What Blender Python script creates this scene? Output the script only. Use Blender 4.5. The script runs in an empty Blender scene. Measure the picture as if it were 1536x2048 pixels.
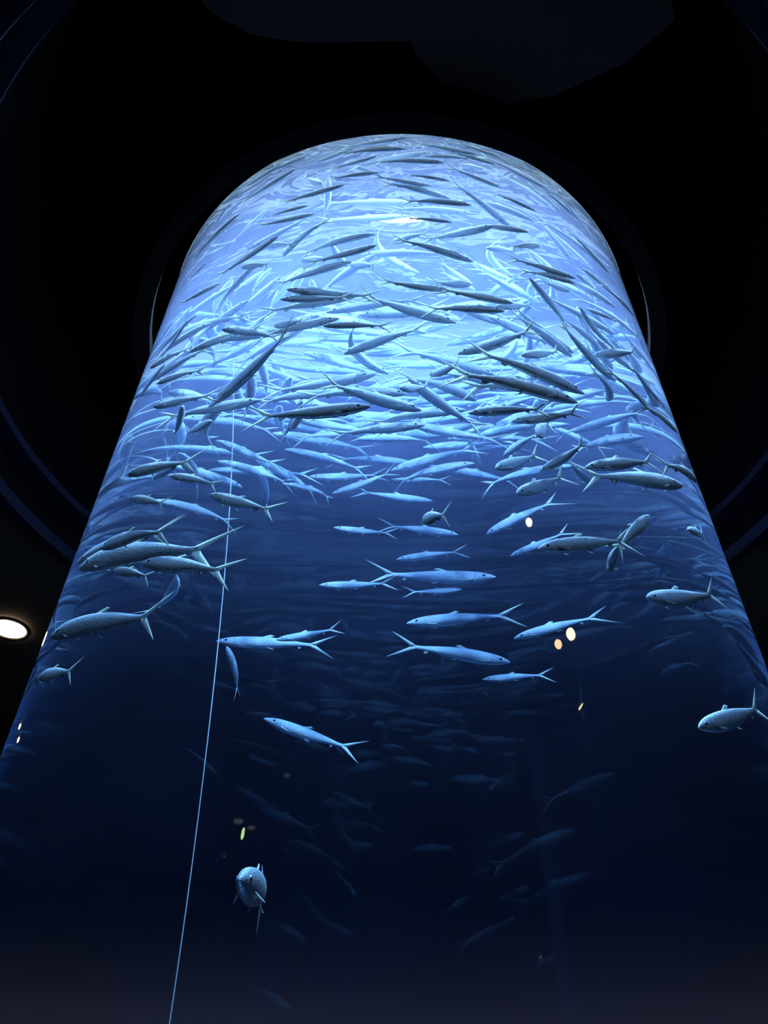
# Tall cylindrical aquarium full of milkfish, seen from the dark hall below.
import bpy, bmesh, math, random
from mathutils import Vector, Matrix

random.seed(11)
C = bpy.context.scene.collection
PI = math.pi
R = 2.4          # tank radius, metres
TOP = 8.44       # height of the water surface
CAMZ = 1.6

# head x y z, tail x y z (metres), bend, group, label
FISH = [
    (-0.53, -1.607, 8.37, -0.512, -1.225, 8.012, 0.12, 0, 'dark milkfish hanging vertically nose up under the curved top rim, left of centre'),
    (0.064, -2.32, 8.362, -0.43, -2.203, 8.352, 0.3, 0, 'milkfish facing right, fourth from left under the top rim, slightly left of centre'),
    (-0.681, -2.058, 8.26, -0.35, -2.267, 8.277, -0.3, 0, 'only milkfish facing left under the top rim, left of centre'),
    (0.063, -2.276, 8.172, -0.441, -2.254, 8.174, -0.12, 0, 'milkfish facing right, third from left under the top rim, slightly left of centre'),
    (-0.763, -2.133, 8.366, -1.141, -1.986, 8.369, -0.12, 0, 'milkfish facing right, rightmost under the top rim, by the left glass'),
    (-1.005, -2.09, 8.368, -1.345, -1.904, 8.37, 0.3, 0, 'milkfish facing right, leftmost under the top rim, by the left glass'),
    (-0.857, -2.158, 8.133, -1.267, -1.845, 8.122, 0.3, 0, 'milkfish facing right, second from left under the top rim, by the left glass'),
    (-0.929, -1.189, 8.37, -1.1, -0.79, 8.341, -0.12, 0, 'milkfish facing right, rightmost in the pale upper school, by the left glass'),
    (-0.426, -2.251, 7.582, -0.873, -2.121, 7.582, 0.3, 0, 'milkfish facing right, rightmost under the top rim, left of centre'),
    (-0.154, -2.271, 7.735, -0.509, -2.233, 7.737, -0.12, 0, 'milkfish facing right, second from left under the top rim, slightly left of centre'),
    (0.254, -2.157, 7.608, -0.148, -2.305, 7.626, 0.12, 0, 'milkfish facing right, leftmost under the top rim, slightly right of centre'),
    (-0.189, -2.318, 7.997, -0.526, -2.174, 7.985, 0.3, 0, 'milkfish facing right, leftmost under the top rim, slightly left of centre'),
    (0.358, -2.259, 7.955, -0.149, -2.251, 7.952, -0.12, 0, 'milkfish facing right, second from left under the top rim, slightly right of centre'),
    (0.127, -1.031, 8.354, -0.463, -1.08, 8.367, 0.3, 0, 'milkfish facing right, rightmost in the pale upper school, slightly left of centre'),
    (-0.617, -2.05, 7.334, -1.045, -2.041, 7.352, 0.3, 0, 'milkfish facing right, leftmost in the pale upper school, left of centre'),
    (0.071, -0.773, 8.364, -0.454, -0.751, 8.369, 0.12, 0, 'milkfish facing right, second from left in the pale upper school, slightly left of centre'),
    (-0.793, -1.726, 7.035, -0.534, -2.173, 7.078, 0.5, 0, 'milkfish facing left, rightmost in the pale upper school, left of centre'),
    (0.117, -0.223, 7.963, -0.136, -0.637, 8.224, 0.9, 0, 'milkfish facing right, rightmost above the bright band, slightly left of centre'),
    (-0.157, -2.312, 6.557, -0.571, -2.142, 6.545, 0.3, 0, 'milkfish facing right, leftmost above the bright band, slightly left of centre'),
    (-0.887, -2.15, 7.001, -1.285, -1.783, 6.985, 0.3, 0, 'milkfish facing right, rightmost above the bright band, by the left glass'),
    (-1.309, -1.903, 7.84, -1.687, -1.548, 7.837, -0.12, 0, 'milkfish facing right, second from left in the pale upper school, by the left glass'),
    (-1.491, -1.784, 8.272, -1.567, -1.262, 8.23, -0.12, 0, 'only milkfish pointing nose up in the pale upper school, by the left glass'),
    (-1.484, -1.484, 7.55, -1.595, -1.138, 7.714, -0.3, 0, 'milkfish facing right, leftmost above the bright band, by the left glass'),
    (-0.772, -0.053, 8.298, -0.848, 0.273, 8.27, -0.3, 0, 'milkfish facing right, leftmost above the bright band, left of centre'),
    (-0.586, 0.101, 8.37, -0.738, 0.456, 8.341, 0.12, 0, 'milkfish facing right, second from left above the bright band, left of centre'),
    (-0.684, -2.13, 7.421, -0.975, -2.084, 7.429, -0.12, 0, 'milkfish facing right, rightmost in the pale upper school, left of centre'),
    (-0.965, -1.706, 7.28, -0.763, -1.938, 7.019, 0.12, 0, 'milkfish facing left, second from left in the pale upper school, left of centre'),
    (-0.654, -1.501, 7.128, -0.508, -1.788, 6.891, -0.3, 0, 'only milkfish facing left above the bright band, left of centre'),
    (-1.134, -1.825, 6.953, -0.929, -2.05, 6.698, -0.3, 0, 'only milkfish facing left above the bright band, by the left glass'),
    (-0.057, -1.836, 7.015, 0.165, -2.132, 6.876, 0.12, 0, 'only milkfish facing left in the pale upper school, slightly right of centre'),
    (-0.334, -1.793, 6.767, -0.175, -2.057, 6.514, -0.3, 0, 'milkfish facing left, leftmost above the bright band, slightly left of centre'),
    (-0.587, -1.918, 7.94, -0.726, -1.761, 8.284, 0.12, 0, 'milkfish facing right, leftmost under the top rim, left of centre'),
    (-0.18, 0.091, 8.344, 0.037, -0.111, 8.365, 0.12, 0, 'milkfish facing left, rightmost above the bright band, slightly left of centre'),
    (0.644, -2.185, 8.271, 0.175, -2.29, 8.274, 0.12, 0, 'milkfish facing right, leftmost under the top rim, right of centre'),
    (0.791, -2.154, 8.187, 0.438, -2.251, 8.187, 0.12, 0, 'milkfish facing right, third from left under the top rim, right of centre'),
    (0.659, -1.889, 8.29, 0.464, -2.155, 8.073, 0.12, 0, 'milkfish facing right, second from left under the top rim, right of centre'),
    (0.797, -2.029, 7.864, 0.423, -2.248, 7.878, 0.12, 0, 'milkfish facing right, rightmost under the top rim, right of centre'),
    (0.391, -2.218, 7.666, 0.081, -2.29, 7.671, -0.12, 0, 'milkfish facing right, rightmost under the top rim, slightly right of centre'),
    (0.368, -2.056, 7.511, -0.078, -2.267, 7.534, -0.12, 0, 'milkfish facing right, third from left under the top rim, slightly right of centre'),
    (0.532, -2.258, 7.26, 0.071, -2.261, 7.253, -0.12, 0, 'milkfish facing right, third from left in the pale upper school, slightly right of centre'),
    (0.37, -2.259, 6.956, 0.081, -2.293, 6.957, -0.12, 0, 'milkfish facing right, leftmost in the pale upper school, slightly right of centre'),
    (0.845, -2.144, 8.366, 0.504, -2.275, 8.369, 0.12, 0, 'milkfish facing right, leftmost under the top rim, by the right glass'),
    (1.272, -1.747, 8.365, 0.705, -2.066, 8.369, 0.3, 0, 'milkfish facing right, second from left under the top rim, by the right glass'),
    (1.179, -1.346, 8.342, 0.77, -1.766, 8.364, -0.3, 0, 'milkfish facing right, rightmost under the top rim, by the right glass'),
    (0.788, -1.717, 7.458, 0.449, -2.196, 7.597, -0.3, 0, 'milkfish facing right, leftmost in the pale upper school, right of centre'),
    (1.069, -2.015, 7.604, 0.754, -2.159, 7.605, -0.12, 0, 'milkfish facing right, fourth from left in the pale upper school, right of centre'),
    (0.679, -2.218, 7.02, 0.197, -1.942, 6.976, 0.3, 0, 'milkfish facing right, rightmost in the pale upper school, slightly right of centre'),
    (0.955, -2.116, 7.12, 0.517, -2.08, 7.099, -0.3, 0, 'milkfish facing right, third from left in the pale upper school, right of centre'),
    (0.663, 0.007, 8.201, 0.601, -0.428, 8.336, 1.1, 0, 'only milkfish pointing nose down in the pale upper school, right of centre'),
    (0.486, -2.029, 6.617, 0.022, -2.28, 6.64, -0.3, 0, 'milkfish facing right, leftmost above the bright band, slightly right of centre'),
    (0.674, 0.276, 8.325, 0.418, -0.039, 8.349, 0.12, 0, 'milkfish facing right, leftmost above the bright band, right of centre'),
    (1.147, -0.908, 7.847, 0.974, -1.447, 7.994, -0.12, 0, 'milkfish pointing nose down, leftmost in the pale upper school, by the right glass'),
    (1.215, -0.378, 8.332, 0.993, -0.901, 8.362, 0.3, 0, 'milkfish facing right, second from left in the pale upper school, by the right glass'),
    (1.462, -1.72, 8.104, 1.222, -1.944, 8.11, -0.12, 0, 'milkfish facing right, leftmost in the pale upper school, by the right glass'),
    (1.51, -1.191, 8.251, 1.336, -1.804, 8.346, -0.3, 0, 'milkfish pointing nose down, rightmost in the pale upper school, by the right glass'),
    (0.932, 0.1, 8.323, 0.796, -0.354, 8.361, -0.3, 0, 'milkfish facing right, leftmost above the bright band, by the right glass'),
    (1.68, -1.412, 7.597, 1.381, -1.832, 7.61, 0.12, 0, 'milkfish facing right, rightmost above the bright band, by the right glass'),
    (0.428, 0.345, 8.307, 0.266, 0.046, 8.335, 0.3, 0, 'milkfish facing right, second from left above the bright band, slightly right of centre'),
    (1.275, -1.945, 6.754, 0.804, -2.021, 6.736, 0.12, 0, 'milkfish facing right, second from left above the bright band, by the right glass'),
    (0.572, -1.53, 7.258, 0.742, -1.271, 7.511, 0.3, 0, 'only milkfish facing left in the pale upper school, right of centre'),
    (1.011, -1.9, 7.143, 0.804, -2.091, 6.861, -0.12, 0, 'milkfish facing right, rightmost in the pale upper school, right of centre'),
    (0.456, -1.855, 6.468, 0.238, -2.112, 6.247, 0.3, 1, 'milkfish facing right, third from left above the bright band, slightly right of centre'),
    (0.166, -2.208, 8.095, 0.527, -2.245, 8.107, 0.3, 0, 'only milkfish facing left under the top rim, slightly right of centre'),
    (-0.711, 0.891, 8.37, -0.91, 1.363, 8.34, -0.12, 1, 'milkfish facing right, second from left below the bright band, left of centre'),
    (-0.996, 0.807, 8.284, -1.06, 1.375, 8.227, -0.12, 1, 'milkfish pointing nose up, rightmost below the bright band, by the left glass'),
    (-0.801, 0.114, 7.43, -1.089, 0.526, 7.416, 0.12, 1, 'milkfish facing right, rightmost below the bright band, by the left glass'),
    (-1.108, -1.525, 5.499, -0.717, -2.115, 5.679, -0.12, 1, 'large dark-bellied milkfish slanting down left across the hanging cord, tail high right'),
    (-0.756, 1.413, 8.101, -0.731, 1.852, 7.957, 0.5, 1, "milkfish pointing nose up, fourth from left in the school's darker half, left of centre"),
    (-0.6, 0.205, 8.37, -0.744, 0.7, 8.289, -0.3, 1, 'milkfish facing right, second from left in the bright band, left of centre'),
    (-0.733, -0.545, 7.735, -0.97, -0.058, 7.701, 0.12, 1, 'milkfish facing right, leftmost in the bright band, left of centre'),
    (-0.978, 0.097, 8.37, -1.022, 0.585, 8.26, -0.12, 1, 'milkfish pointing nose up, rightmost in the bright band, by the left glass'),
    (-1.257, -1.602, 6.98, -1.666, -1.553, 7.009, 0.3, 1, 'milkfish facing right, leftmost in the bright band, by the left glass'),
    (-0.805, 0.061, 8.37, -0.934, 0.33, 8.354, -0.12, 0, 'milkfish facing right, third from left above the bright band, by the left glass'),
    (-0.791, -1.08, 5.808, -1.322, -1.007, 5.831, 0.12, 1, "milkfish facing right, rightmost at the school's lower edge, by the left glass"),
    (-0.157, -2.256, 4.869, -0.723, -2.178, 4.893, 0.12, 1, "milkfish facing right, second from left at the school's lower edge, slightly left of centre"),
    (-0.138, -0.798, 6.235, -0.699, -0.611, 6.229, 0.3, 1, "milkfish facing right, leftmost in the school's darker half, slightly left of centre"),
    (-0.063, -0.544, 6.422, -0.278, -0.963, 6.631, 0.9, 1, 'only milkfish pointing nose down below the bright band, slightly left of centre'),
    (-0.777, -2.184, 6.083, -0.362, -2.13, 6.065, -0.12, 1, 'milkfish facing left, rightmost in the bright band, left of centre'),
    (-0.743, -2.196, 6.183, -0.219, -2.032, 6.152, -0.3, 1, 'milkfish facing left, second from left in the bright band, slightly left of centre'),
    (-1.173, -2.003, 6.006, -0.768, -1.788, 5.961, 0.12, 1, 'milkfish facing left, leftmost below the bright band, left of centre'),
    (-1.522, -0.704, 7.154, -0.973, -0.825, 7.018, 0.3, 1, 'milkfish facing left, third from left below the bright band, by the left glass'),
    (0.063, 0.969, 8.357, -0.54, 0.954, 8.367, -0.3, 1, 'only milkfish facing right in the bright band, slightly left of centre'),
    (-0.117, 0.25, 6.73, -0.543, -0.011, 6.76, -0.5, 1, "milkfish facing right, third from left in the school's darker half, slightly left of centre"),
    (-0.317, 1.354, 7.516, 0.0, 0.998, 7.545, -0.12, 1, "milkfish facing left, rightmost in the school's darker half, slightly left of centre"),
    (-0.578, 1.336, 8.064, -0.286, 1.52, 8.041, 0.3, 1, "milkfish facing left, leftmost in the school's darker half, slightly left of centre"),
    (-1.602, -1.684, 5.585, -1.137, -1.628, 5.549, -0.3, 1, "milkfish facing left, leftmost at the school's lower edge, by the left glass"),
    (-0.153, 1.386, 7.248, -0.586, 1.562, 7.177, -0.3, 2, "milkfish facing right, fourth from left at the school's lower edge, slightly left of centre"),
    (0.015, 1.406, 7.218, -0.246, 1.516, 7.155, -0.3, 2, "milkfish facing right, sixth from left at the school's lower edge, slightly left of centre"),
    (-1.859, -1.4, 6.399, -1.399, -1.415, 6.333, -0.3, 1, 'milkfish facing left, leftmost below the bright band, by the left glass'),
    (-1.657, -1.631, 5.898, -1.247, -1.61, 5.866, 0.3, 1, "milkfish facing left, leftmost in the school's darker half, by the left glass"),
    (-0.468, -2.267, 5.649, -0.112, -2.239, 5.641, 0.12, 1, 'milkfish facing left, third from left below the bright band, slightly left of centre'),
    (-0.78, -1.833, 6.049, -0.617, -2.13, 5.844, -0.3, 1, 'milkfish facing left, leftmost in the bright band, left of centre'),
    (-1.313, -1.707, 5.449, -1.288, -1.169, 5.526, 0.3, 1, "only milkfish pointing nose up at the school's lower edge, by the left glass"),
    (-1.064, -1.524, 5.353, -1.202, -1.182, 5.506, -0.3, 2, "milkfish facing right, leftmost at the school's lower edge, by the left glass"),
    (-0.613, -0.464, 5.915, -0.521, -0.846, 5.844, 0.12, 1, "only milkfish pointing nose down at the school's lower edge, left of centre"),
    (0.296, -2.189, 6.094, -0.075, -2.288, 6.104, 0.3, 1, 'milkfish facing right, second from left in the bright band, slightly right of centre'),
    (0.725, -2.186, 6.021, 0.296, -2.278, 6.021, 0.12, 1, 'milkfish facing right, leftmost in the bright band, right of centre'),
    (0.446, 0.491, 8.342, 0.27, 0.24, 8.364, 0.3, 0, 'milkfish facing right, rightmost above the bright band, slightly right of centre'),
    (0.872, -2.055, 6.489, 1.054, -1.562, 6.364, 0.3, 1, 'only milkfish pointing nose up in the bright band, right of centre'),
    (1.325, -1.377, 5.952, 1.059, -1.975, 6.011, 0.3, 1, 'milkfish facing right, third from left below the bright band, by the right glass'),
    (0.367, 1.061, 8.35, 0.106, 0.863, 8.366, -0.3, 1, 'milkfish facing right, third from left in the bright band, slightly right of centre'),
    (0.656, -2.222, 5.881, 0.215, -2.194, 5.869, -0.12, 1, 'milkfish facing right, rightmost in the bright band, slightly right of centre'),
    (0.295, 1.24, 8.23, -0.047, 1.086, 8.242, 0.12, 1, 'only milkfish facing right below the bright band, slightly right of centre'),
    (0.554, -0.331, 6.584, 0.058, -0.632, 6.606, -0.12, 1, "milkfish facing right, second from left in the school's darker half, slightly right of centre"),
    (1.022, -0.884, 6.481, 0.72, -1.364, 6.515, -0.12, 1, 'milkfish facing right, second from left below the bright band, right of centre'),
    (1.205, -0.001, 7.067, 1.115, -0.538, 7.21, 0.12, 1, 'only milkfish pointing nose down below the bright band, by the right glass'),
    (1.086, -1.899, 5.366, 0.51, -2.229, 5.378, -0.12, 1, "milkfish facing right, rightmost in the school's darker half, right of centre"),
    (1.026, -2.062, 5.154, 0.371, -2.26, 5.154, -0.12, 1, "milkfish facing right, second from left in the school's darker half, right of centre"),
    (1.209, 1.047, 7.476, 0.894, 0.557, 7.476, -0.4, 1, "milkfish facing right, rightmost in the school's darker half, by the right glass"),
    (1.509, -0.465, 6.463, 1.485, -0.968, 6.498, -0.12, 1, "milkfish pointing nose down, rightmost in the school's darker half, by the right glass"),
    (0.598, -2.069, 4.908, 0.969, -2.085, 5.028, -0.3, 1, "milkfish facing left, third from left at the school's lower edge, right of centre"),
    (0.364, -2.167, 4.884, 0.754, -2.167, 4.963, 0.12, 1, "milkfish facing left, leftmost at the school's lower edge, right of centre"),
    (0.333, -1.811, 5.692, 0.782, -2.097, 5.784, -0.3, 1, 'milkfish facing left, leftmost below the bright band, right of centre'),
    (1.251, -1.954, 6.666, 0.848, -1.962, 6.644, -0.3, 0, 'milkfish facing right, third from left above the bright band, by the right glass'),
    (1.111, -1.186, 7.14, 0.954, -1.495, 6.941, 0.12, 1, 'milkfish facing right, leftmost in the bright band, by the right glass'),
    (0.734, 0.507, 8.338, 0.468, 0.141, 8.364, -0.3, 0, 'milkfish facing right, rightmost above the bright band, right of centre'),
    (0.715, -1.69, 5.816, 0.943, -1.485, 6.064, 0.3, 1, 'milkfish facing left, fourth from left below the bright band, right of centre'),
    (0.167, -1.47, 5.725, 0.324, -1.811, 5.596, -0.12, 1, "milkfish facing left, second from left in the school's darker half, slightly right of centre"),
    (1.94, -1.286, 7.268, 1.507, -1.461, 7.239, 0.12, 1, 'milkfish facing right, rightmost in the bright band, by the right glass'),
    (1.058, 1.369, 8.354, 1.079, 0.983, 8.367, 0.12, 1, 'milkfish facing right, rightmost below the bright band, by the right glass'),
    (0.0, -1.47, 5.597, 0.144, -1.175, 5.823, -0.12, 1, "milkfish facing left, leftmost in the school's darker half, slightly right of centre"),
    (1.154, 2.012, 7.597, 1.149, 1.731, 7.67, 0.3, 2, "milkfish facing right, second from left at the school's lower edge, by the right glass"),
    (1.961, -1.257, 5.823, 1.573, -1.526, 5.687, 0.12, 1, "milkfish facing right, rightmost at the school's lower edge, by the right glass"),
    (1.227, -1.439, 7.244, 1.328, -1.089, 7.397, 0.12, 1, 'only milkfish facing left above the bright band, by the right glass'),
    (1.263, -1.697, 6.545, 1.557, -1.685, 6.566, 0.3, 1, 'milkfish facing left, leftmost in the bright band, by the right glass'),
    (0.595, -1.739, 6.307, 0.813, -1.523, 6.557, 0.3, 1, 'milkfish facing left, rightmost in the bright band, right of centre'),
    (1.205, -1.476, 6.109, 1.642, -1.543, 6.333, 0.3, 1, 'milkfish facing left, rightmost below the bright band, by the right glass'),
    (-0.97, -2.102, 4.373, -0.645, -2.146, 4.204, -0.12, 2, 'milkfish swimming left with the hanging cord passing over its head, below the dense school'),
    (-0.839, 1.604, 6.808, -0.821, 1.924, 6.609, 0.3, 2, 'milkfish seen from above its back, nose up, just right of the hanging cord'),
    (-0.717, 1.586, 6.649, -0.456, 1.678, 6.561, 0.9, 2, 'thin milkfish bending its tail sharply downward, right of the nose-up fish by the cord'),
    (-0.565, 1.539, 6.704, -0.164, 1.493, 6.7, -0.3, 2, 'bright white milkfish swimming left at the centre, just below the dense school'),
    (-0.42, 1.547, 6.522, -0.085, 1.353, 6.623, -0.3, 2, 'milkfish slanting down left under the bright white centre fish, tail raised right'),
    (-1.643, -1.645, 4.987, -1.172, -1.802, 4.839, -0.3, 2, 'long pale milkfish near left glass with large upraised forked tail, above the other tails'),
    (-1.211, 0.638, 6.3, -1.286, 1.013, 6.4, -0.3, 2, 'small milkfish angled up right in front of the long upraised tail at left'),
    (-1.262, -1.947, 4.668, -0.975, -1.936, 4.548, 0.12, 2, 'pale milkfish swimming left with forked tail beside the cord, under the upraised tail'),
    (-1.161, 1.501, 7.431, -1.208, 1.902, 7.176, 0.12, 2, 'milkfish hanging nose up in the dark water near left glass'),
    (-1.662, -1.625, 4.414, -1.221, -1.901, 4.264, 0.3, 2, 'uppermost of the three long milkfish stretched along the left glass, forked tail right'),
    (-1.511, -1.764, 4.674, -1.27, -1.866, 4.507, -0.12, 2, 'milkfish facing left, second from left in the open dark water, by the left glass'),
    (-1.334, 1.13, 6.505, -1.378, 0.754, 6.389, 0.12, 2, 'only milkfish facing left just below the dense school, by the left glass'),
    (-0.295, 1.405, 7.143, -0.578, 1.471, 7.131, 0.3, 2, "milkfish facing right, third from left at the school's lower edge, slightly left of centre"),
    (0.538, 1.637, 6.135, 0.891, 1.558, 6.407, 0.12, 2, 'milkfish diving down left at right of centre, right beside a small lamp reflection'),
    (0.68, 1.699, 5.942, 0.962, 1.654, 6.138, -0.12, 2, 'milkfish diving down left, overlapping the longer level fish in front of it'),
    (0.638, -2.114, 3.961, 1.08, -2.016, 4.115, 0.3, 2, 'long level milkfish swimming left towards the stubby foreshortened pair on the right'),
    (-0.021, 1.646, 5.891, 0.344, 1.62, 5.949, 0.12, 2, 'small milkfish with bright forked tail, directly above the largest right-facing fish'),
    (0.572, -2.118, 4.317, 0.822, -1.934, 4.57, -0.12, 2, 'milkfish diving down left with its tail at the tip of a dark slanting fish'),
    (0.717, -1.946, 4.598, 0.98, -2.067, 4.771, -0.12, 2, 'thick pale milkfish slanting down left, above the diving fish in the right half'),
    (0.884, 1.563, 7.315, 1.109, 1.846, 7.241, 0.12, 2, 'pale milkfish sloping down right, tail end crossing the thick slanting fish below'),
    (0.502, 1.508, 6.818, 0.412, 1.206, 7.005, 0.12, 2, 'dark milkfish nose down on the end of a long slanting pale fish, right of centre'),
    (-0.056, 1.474, 6.735, 0.404, 1.303, 6.861, 0.3, 2, 'long pale milkfish slanting down left from the dark nose-down fish, right of centre'),
    (-0.043, 1.494, 6.646, 0.257, 1.501, 6.649, 0.3, 2, 'only milkfish facing left just below the dense school, slightly right of centre'),
    (1.085, 0.534, 6.016, 0.956, 0.158, 5.989, 0.3, 2, 'small dark milkfish slanting down right between the pale fish of the right half'),
    (0.979, -1.807, 4.747, 1.426, -1.778, 4.928, 0.12, 2, 'bright broad milkfish swimming left near the right glass below the dense school'),
    (1.661, -1.233, 5.151, 1.044, -1.425, 4.926, 0.12, 2, 'milkfish facing right, second from left just below the dense school, by the right glass'),
    (1.24, 1.575, 7.037, 1.203, 1.046, 7.219, 0.4, 2, 'large dark milkfish plunging down right beside the right glass edge'),
    (1.32, -1.908, 4.403, 1.077, -1.923, 4.133, -0.12, 2, 'stubby foreshortened milkfish nose up right, upper one of the pair on the right'),
    (1.055, -0.72, 4.554, 1.106, -1.117, 4.563, 0.12, 2, 'stubby foreshortened milkfish nose down, lower one of the pair on the right'),
    (0.601, 0.307, 6.149, 0.772, -0.045, 6.145, 0.12, 2, 'small thin milkfish slanting down left alone in dark blue water, right of centre'),
    (0.273, 1.399, 7.128, -0.21, 1.418, 7.114, 0.3, 2, 'long dark-backed milkfish swimming right at the lower edge of the school, centre'),
    (0.491, -1.803, 4.691, 0.712, -1.59, 4.944, -0.12, 2, 'only milkfish facing left just below the dense school, right of centre'),
    (0.115, -1.835, 4.283, 0.204, -2.184, 4.118, 0.3, 2, 'only milkfish facing left in the open dark water, slightly right of centre'),
    (2.023, -1.151, 5.425, 1.574, -1.382, 5.207, -0.3, 2, 'milkfish facing right, rightmost just below the dense school, by the right glass'),
    (0.744, -1.992, 4.86, 0.815, -1.638, 5.203, -0.12, 2, "only milkfish pointing nose down at the school's lower edge, right of centre"),
    (-1.623, 0.065, 5.218, -1.263, -0.471, 5.016, 0.12, 2, 'upper long milkfish along the left glass with upturned tail'),
    (-1.713, -0.64, 4.802, -1.015, -1.17, 4.483, 0.12, 2, 'longest milkfish curving along the left glass, forked tail reaching almost to the cord'),
    (-1.284, -1.944, 4.048, -0.844, -2.078, 3.871, 0.3, 2, 'silver milkfish facing left with its open forked tail across the hanging cord'),
    (-1.473, -1.781, 4.123, -1.237, -1.879, 3.989, 0.3, 2, 'milkfish facing left, leftmost in the open dark water, by the left glass'),
    (-1.243, 1.588, 5.672, -1.36, 1.829, 5.442, 0.4, 2, 'milkfish nose up right below the tail-on-cord fish, left of the hanging cord'),
    (-1.765, -0.538, 4.335, -1.221, -1.06, 4.095, -0.12, 2, 'lowest of the long milkfish stretched along the left glass, big forked tail'),
    (-1.083, 1.955, 5.228, -0.53, 1.874, 5.178, 0.3, 2, 'large milkfish facing left with its snout touching the hanging cord'),
    (-0.749, 1.817, 5.195, -0.421, 1.728, 5.257, -0.3, 2, 'milkfish partly hidden behind the tail of the large fish right of the cord'),
    (-1.018, 1.859, 5.145, -0.968, 2.078, 4.859, 0.12, 2, 'slender milkfish nose up just under the snout of the large fish by the cord'),
    (-1.852, -1.409, 3.711, -1.561, -1.637, 3.587, -0.12, 2, 'only milkfish facing left in the deep dark water, by the left glass'),
    (-0.416, 1.62, 6.201, -0.083, 1.628, 6.155, -0.12, 2, 'milkfish facing left whose tail overlaps a right-facing fish, above centre of dark water'),
    (0.365, 1.605, 6.116, -0.051, 1.547, 6.176, -0.3, 2, 'milkfish facing right with tail behind the left-facing fish, above centre of dark water'),
    (0.592, 1.718, 5.745, -0.069, 1.667, 5.758, 0.3, 2, 'largest milkfish facing right with big round eye, centre of the tank'),
    (-0.501, 1.721, 5.671, -0.102, 1.688, 5.677, -0.12, 2, 'milkfish facing left, half behind the tail of the largest right-facing fish'),
    (0.384, 1.716, 5.629, 0.084, 1.714, 5.61, 0.3, 2, 'dim milkfish tucked under the belly of the largest right-facing fish'),
    (0.041, 1.759, 5.331, 0.622, 1.755, 5.391, 0.12, 2, 'silver milkfish facing left with wide forked tail, below the largest right-facing fish'),
    (0.666, 1.864, 5.012, 0.075, 1.74, 5.113, -0.3, 2, 'dim grey milkfish facing right, below the wide-tailed left-facing fish'),
    (0.5, 1.869, 4.872, 0.838, 1.888, 4.907, 0.3, 2, 'small milkfish facing left, below and right of the dim grey fish'),
    (0.692, 1.832, 5.212, 1.115, 1.822, 5.381, 0.3, 2, 'milkfish facing left with two warm lamp reflections on its belly'),
    (1.157, -1.865, 3.846, 1.603, -1.649, 4.054, -0.4, 2, 'milkfish facing left alone in dark water near the right glass, tail arched down'),
    (1.257, -1.746, 3.209, 1.662, -1.572, 3.423, -0.3, 2, 'broad pale milkfish facing left near the lower right corner of the tank'),
    (1.499, -0.23, 5.26, 1.532, 0.12, 5.451, 0.3, 2, 'only milkfish facing left in the open dark water, by the right glass'),
    (-0.804, 1.958, 4.57, -0.332, 2.075, 4.396, -0.12, 2, 'milkfish nose up left alone in the dark lower tank, right of the cord'),
    (-0.552, -2.001, 2.499, -0.517, -1.324, 2.592, 0.3, 2, 'lowest milkfish, facing the viewer head on near the bottom of the tank'),
    (0.045, -0.818, 6.007, -0.488, -0.831, 5.991, -0.5, 1, "milkfish facing right, fourth from left in the school's darker half, slightly left of centre"),
    (0.263, -2.15, 8.247, -0.306, -2.031, 8.136, 0.3, 0, 'milkfish facing right, rightmost under the top rim, slightly left of centre'),
    (0.5, -1.401, 7.894, -0.009, -1.452, 7.86, -0.3, 0, 'milkfish facing right, second from left in the pale upper school, slightly right of centre'),
    (1.255, -0.065, 6.908, 0.717, -0.022, 6.929, -0.3, 1, "milkfish facing right, leftmost in the school's darker half, by the right glass"),
    (-0.248, -1.058, 7.518, 0.253, -1.102, 7.499, 0.12, 0, 'only milkfish facing left above the bright band, slightly right of centre'),
    (-0.868, 1.548, 6.914, -0.566, 1.948, 6.795, 0.3, 2, 'milkfish facing left, rightmost just below the dense school, left of centre'),
    (0.227, 0.596, 8.121, 0.725, 0.355, 8.154, -0.12, 1, 'milkfish facing left, leftmost in the bright band, right of centre'),
    (-0.453, 1.608, 7.772, 0.126, 1.658, 7.737, -0.12, 1, "milkfish facing left, second from left at the school's lower edge, slightly left of centre"),
    (0.498, 0.93, 7.613, 0.686, 0.435, 7.623, -0.5, 1, 'milkfish facing left, second from left below the bright band, right of centre'),
    (0.475, -0.609, 7.243, 0.726, -0.101, 7.247, 0.3, 1, 'milkfish facing left, third from left in the bright band, right of centre'),
    (1.166, -0.236, 7.889, 0.684, -0.542, 7.862, -0.3, 1, 'milkfish facing right, fourth from left above the bright band, by the right glass'),
    (-0.251, -1.721, 6.425, -0.797, -1.713, 6.335, 0.12, 1, 'milkfish facing right, rightmost in the bright band, left of centre'),
    (0.141, -0.632, 5.829, -0.326, -0.593, 5.774, -0.12, 2, "milkfish facing right, rightmost at the school's lower edge, slightly left of centre"),
    (-1.498, -0.906, 6.627, -1.623, -0.381, 6.681, -0.12, 1, "milkfish pointing nose up, leftmost in the school's darker half, by the left glass"),
    (-1.33, -1.011, 7.096, -1.626, -0.608, 7.061, -0.12, 1, 'milkfish facing right, leftmost below the bright band, by the left glass'),
    (1.03, -0.741, 6.635, 0.725, -1.21, 6.729, 0.3, 1, 'milkfish facing right, rightmost below the bright band, right of centre'),
    (-1.195, 0.935, 6.63, -1.138, 1.447, 6.543, 0.12, 2, 'only milkfish pointing nose up just below the dense school, by the left glass'),
    (0.892, 1.98, 7.993, 0.361, 2.155, 7.996, -0.3, 1, "milkfish facing right, leftmost at the school's lower edge, right of centre"),
    (0.723, 1.25, 7.934, 1.008, 0.762, 7.918, -0.5, 1, 'milkfish facing left, rightmost below the bright band, right of centre'),
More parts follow.
